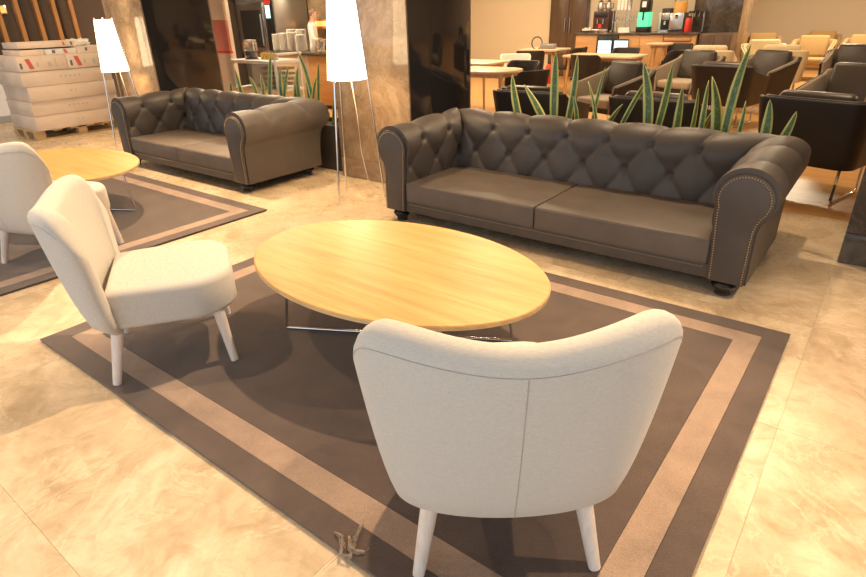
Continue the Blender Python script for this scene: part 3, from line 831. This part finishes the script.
proto = {'dark': lounge_chair('lounge_brown', 'lounge_brown', 'lounge_cushion', 'lounge_brown', .585),
         'taupe': lounge_chair('lounge_brown', 'lounge_taupe', 'lounge_cushion', 'seat_light'),
         'cream': lounge_chair('lounge_cream', 'lounge_cream', 'lounge_cream', 'lounge_cream'),
         'tan': lounge_chair('lounge_tan', 'lounge_tan', 'lounge_tan', 'lounge_tan')}
used = set()
def put_lounge(kind, x, y, face, label, s=1.0):
    o = proto[kind] if kind not in used else copy_tree(proto[kind])
    used.add(kind)
    o.location = (x, y, 0); o.rotation_euler = (0, 0, math.radians(face-90)); o.scale = (s, s, s)
    tag(o, label, 'lounge chair', kind+' lounge chairs')
put_lounge('dark', -.42, 5.74, 75, 'black lounge chair back nearest the right edge behind the sofa arm', 1.04)
put_lounge('dark', -2.80, 5.42, 92, 'dark lounge chair seen from behind beside the black column', 1.0)
put_lounge('dark', -1.62, 5.46, 88, 'dark lounge chair back behind the middle of the large sofa', 1.0)
put_lounge('dark', -1.80, 8.7, 80, 'dark lounge chair seen from behind left of the stone floor gap', 1.0)
put_lounge('taupe', -2.90, 7.45, -112, 'taupe-edged lounge chair with dark pillow facing us nearest the cafe tables', 1.0)
put_lounge('taupe', -2.62, 9.7, -108, 'taupe-edged lounge chair with dark pillow in front of the bar louvres', 1.0)
put_lounge('taupe', -1.68, 9.9, -112, 'taupe-edged lounge chair with dark pillow before the cream chairs', 1.0)
put_lounge('taupe', -.46, 7.7, -108, 'big dark pillow lounge chair facing us at the right edge', 1.02)
put_lounge('taupe', -.70, 11.6, -95, 'taupe-edged lounge chair far back at the right edge', 1.0)
put_lounge('cream', -2.72, 11.4, 95, 'cream lounge chair seen from behind right of the bar', 1.0)
put_lounge('cream', -2.15, 12.9, -70, 'cream lounge chair facing us beside the brown column', 1.0)
put_lounge('cream', -1.70, 11.7, 95, 'cream lounge chair back behind the middle dark pillow', 1.0)
put_lounge('tan', -2.75, 15.8, -80, 'tan lounge chair beside the brown column by the wall', 1.0)
put_lounge('tan', -1.63, 14.6, -90, 'tan lounge chair facing us in front of the wall', 1.0)
put_lounge('tan', -1.72, 16.9, -85, 'tan lounge chair farthest back against the wall', 1.0)
put_lounge('tan', -.80, 15.0, -95, 'tan lounge chair by the wall at the right edge', 1.0)

# ------------------------------------------------------------------ cafe tables and chairs
def cafe_chair(m):
    K = empty('cafe_chair')
    global Z_REF
    zr = Z_REF; Z_REF = .82
    tub_shell('backrest', (.20, .02, -.20, .13), (.245, -.05, -.25, .14), .44, lambda q: .80-.16*smoothstep((abs(q)-.45)/.5), .03, m, K, nz=5, rbot=.006)
    Z_REF = zr
    d_seat('seat', .225, .20, -.20, .21, .08, .42, .47, m, K, .015)
    for sx in (-1, 1):
        for sy in (-1, 1):
            tube('leg', [(sx*.16, sy*.15, .43), (sx*.21, sy*.20, 0)], .016, 'leg_oak', K, 8, .010)
    return K
cp = {'dark': cafe_chair('cafe_chair_dark'), 'white': cafe_chair('cafe_chair_white')}
cu = set()
def put_chair(kind, x, y, face, label):
    o = cp[kind] if kind not in cu else copy_tree(cp[kind]); cu.add(kind)
    o.location = (x, y, 0); o.rotation_euler = (0, 0, math.radians(face-90)); tag(o, label, 'chair', kind+' cafe chairs')
put_chair('dark', -5.36, 9.85, 110, 'dark cafe chair seen from behind at the table with the handbag')
put_chair('dark', -4.30, 7.55, -90, 'dark cafe chair tucked at the far side of the nearest cafe table')
put_chair('dark', -3.68, 6.62, 165, 'dark cafe chair in side view right of the nearest cafe table')
put_chair('dark', -5.02, 10.75, 180, 'dark cafe chair in side view right of the handbag table')
put_chair('dark', -3.98, 9.2, 85, 'dark cafe chair back in front of the long cafe table')
put_chair('dark', -4.0, 10.62, -95, 'dark cafe chair on the bar side of the long table')
put_chair('dark', -3.16, 10.5, 165, 'dark cafe chair at the right end of the long table')
put_chair('dark', -3.5, 12.0, -100, 'dark cafe chair at the small high table by the bar')
put_chair('white', -5.05, 8.75, -60, 'white cafe chair standing by the cream wall')
def cafe_table(label, x, y, w, d, h, rz=0, rnd=.08):
    T = tag(empty('cafe_table', (x, y, 0), math.radians(rz)), label, 'table', 'cafe tables')
    pts = []
    for cx, cy, a0 in ((w-rnd, d-rnd, 0), (-w+rnd, d-rnd, 90), (-w+rnd, -d+rnd, 180), (w-rnd, -d+rnd, 270)):
        for k in range(7): t = math.radians(a0+90*k/6); pts.append((cx+rnd*math.cos(t), cy+rnd*math.sin(t)))
    prism('table_top', pts, 'z', h-.03, h, 'table_light', T, .004)
    box('apron', -w+.08, w-.08, -d+.08, d-.08, h-.08, h-.03, 'leg_oak', T)
    for sx in (-1, 1):
        for sy in (-1, 1):
            tube('leg', [(sx*(w-.11), sy*(d-.11), h-.03), (sx*(w-.07), sy*(d-.07), 0)], .024, 'leg_oak', T, 8, .016)
    return T
cafe_table('rounded cafe table nearest the black column', -4.55, 7.0, .55, .36, .74, 0, .3)
cafe_table('cafe table behind the nearest one, against the cream wall', -5.35, 8.05, .42, .36, .74)
cafe_table('cafe table with the black handbag beside the brown door', -5.62, 10.85, .40, .36, .76)
cafe_table('long cafe table in front of the lit bar fridge', -4.02, 9.9, .62, .36, .74)
cafe_table('small high cafe table before the bar louvres', -3.66, 11.5, .20, .20, .84, 0, .06)
# handbag
hb = tag(empty('handbag', (-5.55, 10.85, .76), .3), 'black handbag with looped strap on the cafe table', 'handbag')
bm = bmesh.new(); add_box(bm, -.15, .15, -.05, .05, 0, .09, .025, 3); bm_obj('bag_body', bm, 'grey_metal', hb, True)
tube('strap', [(-.22+.10*math.cos(t), 0, .10+.11*math.sin(t)) for t in [2*PI*k/20 for k in range(21)]], .010, 'black_plastic', hb, 8)
# fire extinguisher
fx = tag(empty('fire_extinguisher', (-6.05, 11.9, 0)), 'small red fire extinguisher on the floor by the door', 'extinguisher')
lathe('cylinder', [(.06, 0), (.065, .02), (.065, .32), (.05, .37), (.02, .39)], 'red_paint', fx)
tube('valve', [(0, 0, .39), (0, 0, .43), (.05, 0, .44)], .012, 'black_plastic', fx)
tube('hose', [(.03, 0, .42), (.09, 0, .36), (.085, 0, .15)], .008, 'black_plastic', fx)

# ------------------------------------------------------------------ bar counter
BX0, BX1, BY, BZ = -5.71, -3.28, 12.4, .98
b = tag(empty('bar_counter', ((BX0+BX1)/2, BY, 0)), 'oak fronted bar counter with louvred panel and lit fridge', 'counter')
hw = (BX1-BX0)/2
box('body', -hw, hw, .03, .68, .06, BZ-.04, 'bar_oak', b)
box('plinth', -hw+.02, hw-.02, .06, .66, 0, .06, 'black_plastic', b)
for x0, x1 in ((-hw, -hw+.47), (-.28, .15), (.155, .60), (1.13, hw)): box('front_panel', x0, x1, 0, .03, .07, BZ-.05, 'bar_oak', b, .003)
for k in range(9): box('louvre_slat', .62, 1.12, -.005, .03, .15+k*.085, .15+k*.085+.055, 'bar_oak', b, .004)
f = box('fridge', -hw+.48, -.29, -.02, .03, .12, BZ-.06, 'black_plastic', b, .004)
for k in range(2):
    x0 = -hw+.52+k*.345
    g = box('fridge_door', x0-.012, x0+.292, -.032, -.02, .20, BZ-.12, 'black_plastic', b, .003)
    box('lit_pane', x0, x0+.28, -.036, -.031, .53, BZ-.15, 'screen_lit', g)
    box('shelf_edge', x0, x0+.28, -.040, -.036, .66, .68, 'screen_band', g)
o = box('bar_top', -hw-.02, hw+.02, -.03, .70, BZ-.04, BZ, 'dark_stone', b, .004)
def bt(name, label, cat, dx, dy=.3, group=None, rz=0): return tag(empty(name, (BX0+dx, BY+dy, BZ), rz), label, cat, group)
cm = bt('coffee_machine', 'dark brown coffee machine at the left end of the bar', 'coffee machine', .46)
box('body', -.17, .17, -.16, .18, .03, .40, 'machine_brown', cm, .015); box('drip_tray', -.17, .17, -.24, -.16, .02, .06, 'steel', cm, .004)
for s in (-.06, .06): tube('spout', [(s, -.19, .25), (s, -.19, .16)], .012, 'chrome', cm)
box('front_badge', -.05, .02, -.165, -.16, .08, .16, 'red_paint', cm); box('bezel', -.14, .14, -.168, -.16, .28, .37, 'black_plastic', cm, .003)
for s in (-.16, .16):
    box('machine_foot', s-.02, s+.02, -.12, -.08, 0, .03, 'black_plastic', cm); box('machine_foot', s-.02, s+.02, .1, .14, 0, .03, 'black_plastic', cm)
for k, s in enumerate((-.09, .08)):
    t = tag(empty('coffee_pot', (BX0+.46+s, BY+.3, BZ+.40)), ('left' if k == 0 else 'right')+' small steel pot on top of the coffee machine', 'pot', 'pots on the coffee machine')
    lathe('pot_body', [(.055, 0), (.065, .03), (.06, .10), (.04, .15), (.042, .17)], 'steel', t, 14)
    lathe('lid', [(.045, .17), (.03, .19), (.008, .195), (.012, .215), (.004, .222)], 'black_plastic', t, 12)
    tube('handle', [(.055, 0, .14), (.10, 0, .13), (.10, 0, .05), (.06, 0, .04)], .008, 'black_plastic', t)
rk = bt('cup_rack', 'chrome shelf rack with cups beside the coffee machine', 'rack', .97)
for x in (-.27, .0, .27):
    for y in (-.12, .12): tube('upright', [(x, y, 0), (x, y, .62 if x > -.2 else .42)], .009, 'chrome', rk)
for z in (.18, .40): box('shelf', -.28, .28, -.13, .13, z, z+.012, 'steel', rk)
box('shelf', 0, .28, -.13, .13, .58, .592, 'steel', rk)
cupm = None
def cups(label, x, y, z, n, r, h, m='ceramic', name='cup_stack'):
    e = tag(empty(name, (x, y, z)), label, 'cups', 'stacked cups on the bar rack')
    bm = bmesh.new()
    me = None
    for k in range(n):
        if me is None:
            o = lathe('cup', [(r*.72, 0), (r, h), (r*.93, h), (r*.66, .01)], m, e, 12); me = o.data
        else:
            o = bpy.data.objects.new('cup', me); C.objects.link(o); o.parent = e
        o.location = (0, 0, k*h*.55)
for k in range(4): cups(['first', 'second', 'third', 'fourth'][k]+' white cup stack from the coffee machine on the rack', BX0+.76+k*.075, BY+.28, BZ+.412, 4, .036, .085)
for k in range(2): cups(['lower', 'taller'][k]+' white cup stack on the right half of the rack', BX0+1.06+k*.10, BY+.28, BZ+.592, 2+k, .036, .085)
for k in range(6):
    t = lathe('glass', [(.026, 0), (.030, .09), (.027, .09), (.022, .006)], 'clear_plastic', None, 12)
    t.location = (BX0+.76+k*.08, BY+.25, BZ+.192); tag(t, 'small clear glass on the middle shelf of the bar rack', 'glass', 'glasses on the bar rack')
jd = bt('juice_dispenser', 'black drink dispenser with glowing green front on the bar', 'dispenser', 1.36, .16)
box('base', -.12, .12, -.12, .12, 0, .10, 'black_plastic', jd, .01); box('lit_tank', -.115, .115, -.10, .11, .10, .36, 'green_lit', jd, .02)
box('head', -.09, .09, -.115, .115, .36, .58, 'black_plastic', jd, .015); box('screen', -.04, .04, -.12, -.115, .45, .55, 'white_gloss', jd)
tube('nozzle', [(.0, -.105, .37), (0, -.115, .22)], .018, 'black_plastic', jd)
pb = bt('paper_bin', 'white paper towel cylinder on the bar', 'bin', 1.62, .50)
lathe('drum', [(.09, 0), (.095, .01), (.10, .30), (.10, .33), (.085, .345)], 'ceramic', pb, 20); lathe('rim', [(.102, .30), (.105, .305), (.105, .32), (.102, .325)], 'white_gloss', pb, 20)
tr = bt('serving_tray', 'low white tray box on the bar', 'tray', 1.02, .05)
box('tray_floor', -.11, .11, -.06, .06, 0, .01, 'white_gloss', tr)
for q in ((-.11, .11, -.06, -.052), (-.11, .11, .052, .06), (-.11, -.102, -.052, .052), (.102, .11, -.052, .052)): box('side', *q, .01, .09, 'white_gloss', tr)
es = bt('grinder_machine', 'black and steel grinder machine on the bar', 'grinder', 1.76)
box('body', -.09, .09, -.12, .14, 0, .42, 'black_plastic', es, .012); box('face_plate', -.07, .07, -.13, -.12, .22, .34, 'steel', es, .004)
box('tray', -.09, .09, -.2, -.12, 0, .04, 'steel', es); tube('spout', [(0, -.14, .2), (0, -.15, .13)], .02, 'steel', es)
jt = bt('juice_cooler', 'steel juice cooler with clear tank of orange juice', 'dispenser', 1.99, .25)
box('body', -.13, .13, -.15, .17, 0, .34, 'steel', jt, .012); box('drip_grid', -.12, .12, -.22, -.15, .02, .05, 'black_plastic', jt)
lathe('juice', [(.11, .36), (.115, .38), (.115, .52)], 'orange_juice', jt, 20); lathe('tank', [(.118, .34), (.122, .36), (.122, .70), (.10, .73), (.02, .735)], 'clear_plastic', jt, 20)
tube('tap', [(0, -.15, .30), (0, -.2, .30), (0, -.2, .24)], .014, 'black_plastic', jt)
rg = bt('red_canister', 'bright red canister under the tap rail on the bar', 'canister', 2.22, .1)
lathe('can', [(.06, 0), (.065, .01), (.06, .22), (.05, .25)], 'red_paint', rg, 16); lathe('cap', [(.052, .25), (.052, .275), (.02, .28)], 'black_plastic', rg, 16)
tp = bt('tap_rail', 'black rail of taps at the right end of the bar', 'taps', 2.26, .50)
tube('post', [(-.12, 0, 0), (-.12, 0, .34)], .014, 'steel', tp); tube('post', [(.12, 0, 0), (.12, 0, .34)], .014, 'steel', tp); tube('rail', [(-.17, 0, .34), (.17, 0, .34)], .018, 'black_plastic', tp)
for k in range(4): tube('tap', [(-.12+k*.08, -.02, .34), (-.12+k*.08, -.06, .30), (-.12+k*.08, -.06, .26)], .009, 'steel', tp)
cr = bt('condiment_tray', 'small tray of sachets at the left end of the bar', 'tray', .17, .15)
box('dish', -.11, .11, -.07, .07, 0, .03, 'black_plastic', cr, .005)
for k in range(4): box('sachet', -.09+k*.048, -.05+k*.048, -.05, .05, .03, .07+.02*(k % 2), 'ceramic', cr, .006)
# low brown cabinet right of the bar
bc = tag(empty('side_cabinet', (-2.97, 12.45, 0)), 'low brown cabinet standing right of the bar counter', 'cabinet')
box('carcass', -.28, .28, .02, .5, .06, .96, 'door_brown', bc, .004); box('cabinet_door', -.27, -.003, 0, .02, .08, .94, 'door_brown', bc, .003); box('cabinet_door', .003, .27, 0, .02, .08, .94, 'door_brown', bc, .003); box('plinth', -.26, .26, .04, .48, 0, .06, 'black_plastic', bc)

# ------------------------------------------------------------------ buffet behind the small sofa
q = tag(empty('buffet_counter', (-7.5, 7.0, 0)), 'wood fronted buffet counter with grey stone top', 'counter')
box('body', -1.65, .55, .03, .62, .06, .85, 'leg_oak', q); box('plinth', -1.6, .5, .06, .6, 0, .06, 'black_plastic', q)
box('front_panel', -1.65, -.52, 0, .03, .07, .84, 'beige_wall', q, .003); box('front_panel', -.515, .55, 0, .03, .07, .84, 'bar_oak', q, .003)
box('worktop', -1.68, .58, -.03, .65, .85, .89, 'dark_stone', q, .004)
def plates(label, x, y, z, n, r):
    e = tag(empty('plate_stack', (x, y, z)), label, 'plates', 'stacked plates on the buffet')
    me = None
    for k in range(n):
        if me is None: o = lathe('plate', [(r*.6, 0), (r, .016), (r, .020), (r*.62, .007)], 'ceramic', e, 18); me = o.data
        else: o = bpy.data.objects.new('plate', me); C.objects.link(o); o.parent = e
        o.location = (0, 0, k*.0135)
for k, (dx, n) in enumerate(((-1.42, 20), (-1.22, 21), (-1.02, 22), (-.80, 19))):
    plates(['leftmost tall stack', 'second tall stack', 'third tall stack', 'fourth stack'][k]+' of white plates on the buffet', -7.62+dx, 7.22, .89, n, .095)
plates('back row stack of white plates on the buffet', -7.62-1.3, 7.46, .89, 25, .095)
plates('second back row stack of white plates on the buffet', -7.62-1.05, 7.46, .89, 25, .095)
for k in range(3):
    t = lathe('carafe', [(.05, 0), (.06, .02), (.06, .11), (.035, .17), (.04, .20)], 'ceramic' if k == 0 else 'clear_plastic', None, 14)
    t.location = (-7.45-.58+k*.10, 7.15+.05*k, .89); tag(t, ['white jug beside the plate stacks', 'clear carafe next to the white jug', 'clear carafe nearest the dark buffet tray'][k], 'jug')
dt = tag(empty('warming_tray', (-7.45+.08, 7.25, .89)), 'dark warming tray on the right of the buffet', 'tray')
box('tray_body', -.28, .28, -.2, .2, .015, .12, 'machine_brown', dt, .01); box('lid', -.27, .27, -.19, .19, .12, .17, 'black_plastic', dt, .02)
for sx in (-1, 1):
    for sy in (-1, 1): box('tray_foot', sx*.22-.02, sx*.22+.02, sy*.15-.02, sy*.15+.02, 0, .015, 'black_plastic', dt)
# white trolley
tl = tag(empty('serving_trolley', (-7.55, 5.75, 0)), 'white serving trolley in front of the buffet', 'trolley')
for sx in (-1, 1):
    for sy in (-1, 1):
        tube('post', [(sx*.5, sy*.22, .08), (sx*.5, sy*.22, .90)], .022, 'white_gloss', tl)
        bm = bmesh.new(); bmesh.ops.create_cone(bm, cap_ends=True, segments=14, radius1=.04, radius2=.04, depth=.025, matrix=Matrix.Translation((sx*.5, sy*.22, .04))@Matrix.Rotation(PI/2, 4, 'Y'))
        bm_obj('castor', bm, 'black_plastic', tl, True, auto=40)
box('top_shelf', -.52, .52, -.25, .25, .84, .885, 'white_gloss', tl, .01); box('lower_shelf', -.52, .52, -.25, .25, .46, .50, 'white_gloss', tl, .01); box('base_shelf', -.52, .52, -.25, .25, .14, .18, 'white_gloss', tl, .01)
box('back_panel', -.48, .05, .10, .12, .50, .84, 'grey_metal', tl); tube('push_handle', [(.5, -.22, .90), (.56, -.22, .97), (.56, .22, .97), (.5, .22, .90)], .018, 'white_gloss', tl)
for k in range(4): box('drawer_slat', .10, .46, -.18, .15, .54+k*.07, .57+k*.07, 'grey_metal', tl)
jr = tag(empty('cereal_jar', (-7.85, 5.75, .885)), 'clear jar with brown contents on the trolley', 'jar')
lathe('contents', [(.085, .01), (.09, .02), (.09, .11)], 'machine_brown', jr, 14); lathe('jar_glass', [(.095, 0), (.10, .01), (.10, .22), (.09, .24)], 'clear_plastic', jr, 14); lathe('jar_lid', [(.095, .24), (.095, .26), (.02, .265)], 'steel', jr, 14)
for k in range(5):
    t = lathe('spice_pot', [(.028, 0), (.032, .005), (.032, .08), (.026, .09)], 'ochre', None, 10); t.location = (-7.55+k*.075, 5.72, .885)
    tag(t, 'small ochre pot in the row on the trolley', 'pot', 'ochre pots on the trolley')
# oven
ov = tag(empty('combi_oven', (-11.1, 8.75, 0)), 'large grey oven with dark glass door against the stone wall', 'oven')
box('stand', -.62, .62, -.35, .5, 0, .72, 'grey_metal', ov, .01); box('oven_body', -.64, .64, -.38, .5, .72, 1.86, 'grey_metal', ov, .015)
g = box('oven_door', -.58, .30, -.42, -.38, .78, 1.72, 'steel', ov, .01); box('door_glass', -.44, .22, -.426, -.419, .86, 1.58, 'oven_glass', g); tube('door_handle', [(.26, -.46, .9), (.26, -.46, 1.5)], .016, 'steel', g)
h = box('control_panel', .34, .60, -.40, -.38, .80, 1.78, 'black_plastic', ov, .004); box('display', .38, .52, -.404, -.399, 1.42, 1.66, 'screen_lit', h); box('badge', .36, .56, -.404, -.399, 1.68, 1.75, 'red_paint', h)
box('hood', -.70, .66, -.46, .5, 1.90, 2.0, 'black_plastic', ov, .01)
# lit shelf on the stone wall
sh = tag(empty('lit_shelf', (-10.2+.9, 9.2, 1.30)), 'glowing orange strip shelf on the stone wall behind the person', 'shelf')
box('shelf_board', -.95, .8, -.12, .08, -.03, 0, 'bar_oak', sh); box('light_strip', -.95, .8, -.125, -.12, -.06, .04, 'strip_light', sh); box('back_plate', -.95, .8, -.12, -.10, -.11, .07, 'bar_oak', sh)
# partition at the left black column
pp = tag(empty('display_partition', (-8.55, 5.75, 0), .0), 'cream and red display partition beside the left black column', 'partition')
box('upper_panel', -.35, .20, -.02, .02, 1.42, 2.6, 'panel_cream', pp, .003); box('red_panel', -.35, .20, -.022, .022, .98, 1.418, 'panel_pink', pp, .003); box('red_rail', -.36, .21, -.03, .03, .95, .978, 'red_paint', pp, .003); box('lower_panel', -.35, .20, -.02, .02, .02, .948, 'panel_cream', pp, .003)
box('base_foot', -.37, .22, -.12, .12, 0, .02, 'grey_metal', pp)
wp = tag(empty('white_post', (-8.95, 6.15, 0)), 'white square post right of the red partition', 'post')
box('post_shaft', -.06, .06, -.06, .06, .06, 3.19, 'white_gloss', wp, .006); box('post_base', -.08, .08, -.08, .08, 0, .06, 'white_gloss', wp, .006)

# ------------------------------------------------------------------ person behind the buffet
def person():
    P = tag(empty('person', (-9.86, 8.8, 0), math.radians(-48)), 'person in a white shirt standing behind the buffet counter, head bowed', 'person')
    me = bpy.data.meshes.new('body'); V = []; E = []; R = []
    def v(co, r, par=None):
        V.append(co); R.append(r)
        if par is not None: E.append((par, len(V)-1))
        return len(V)-1
    pel = v((0, 0, .90), (.15, .11)); w = v((0, .01, 1.05), (.135, .10), pel); ch = v((0, .0, 1.24), (.165, .11), w); sh = v((0, -.01, 1.36), (.11, .08), ch)
    nk = v((0, .015, 1.43), (.052, .055), sh); hd = v((0, .05, 1.50), (.066, .078), nk); hd2 = v((0, .06, 1.57), (.074, .088), hd); v((0, .055, 1.635), (.05, .06), hd2)
    hands = []
    for s in (-1, 1):
        a = v((s*.19, -.01, 1.33), (.055, .055), sh); e = v((s*.25, .03, 1.08), (.042, .042), a); h = v((s*.16, .26, 1.02), (.027, .03), e); pm = v((s*.13, .34, 1.02), (.022, .038), h); hands.append((s, pm))
        l = v((s*.09, 0, .82), (.085, .09), pel); k = v((s*.10, .02, .48), (.055, .06), l); an = v((s*.10, -.01, .09), (.036, .04), k); v((s*.11, .13, .035), (.036, .028), an)
        for j, (dx, ln) in enumerate(((-.028, .06), (-.010, .075), (.010, .072), (.027, .055))):
            f1 = v((s*.13+dx, .34+.045, 1.012), (.009, .009), pm); v((s*.13+dx, .34+.04+ln, .99), (.008, .008), f1)
        t1 = v((s*.13-s*.042, .345, 1.015), (.010, .010), pm); v((s*.13-s*.055, .385, 1.0), (.009, .009), t1)
    me.from_pydata(V, E, []); o = bpy.data.objects.new('body', me); C.objects.link(o); o.parent = P
    o.modifiers.new('Skin', 'SKIN'); sv = me.skin_vertices[0].data
    for i, r in enumerate(R): sv[i].radius = r
    sv[0].use_root = True
    sm = o.modifiers.new('Sub', 'SUBSURF'); sm.levels = 2; sm.render_levels = 2
    dg = bpy.context.evaluated_depsgraph_get(); m2 = bpy.data.meshes.new_from_object(o.evaluated_get(dg)); o.modifiers.clear(); o.data = m2
    m2.materials.clear()
    for k in ('skin', 'shirt', 'trousers'): m2.materials.append(MATS[k])
    for p in m2.polygons:
        c = p.center; p.use_smooth = True
        p.material_index = 0
        if c.z < .93 and abs(c.y) < .25: p.material_index = 2
        elif c.z < 1.40 and c.y < .16: p.material_index = 1
    bm = bmesh.new(); bmesh.ops.create_uvsphere(bm, u_segments=16, v_segments=10, radius=1)
    bmesh.ops.delete(bm, geom=[q for q in bm.verts if q.co.z < -.15 and q.co.y > -.2 or q.co.y > .55], context='VERTS')
    for q in bm.verts: q.co = Vector((q.co.x*.080, q.co.y*.096, q.co.z*.088))
    bm_obj('hair', bm, 'hair', P, True, loc=(0, .045, 1.585))
    bm = bmesh.new()
    bmesh.ops.create_cone(bm, cap_ends=True, segments=8, radius1=.016, radius2=.006, depth=.045, matrix=Matrix.Translation((0, .155, 1.545))@Matrix.Rotation(-.3, 4, 'X'))
    bm_obj('nose', bm, 'skin', P, True)
    for s in (-1, 1):
        bm = bmesh.new(); bmesh.ops.create_uvsphere(bm, u_segments=8, v_segments=6, radius=.010, matrix=Matrix.Translation((s*.030, .138, 1.575))); bm_obj('eye', bm, 'hair', P, True)
        bm = bmesh.new(); bmesh.ops.create_uvsphere(bm, u_segments=8, v_segments=6, radius=1, matrix=Matrix.Translation((s*.078, .05, 1.55))@Matrix.Diagonal((.010, .018, .030, 1))); bm_obj('ear', bm, 'skin', P, True)
    P.scale = (.94, .94, .94)
    box('mouth', -.022, .022, .128, .136, 1.498, 1.504, 'print_red', P)
person()
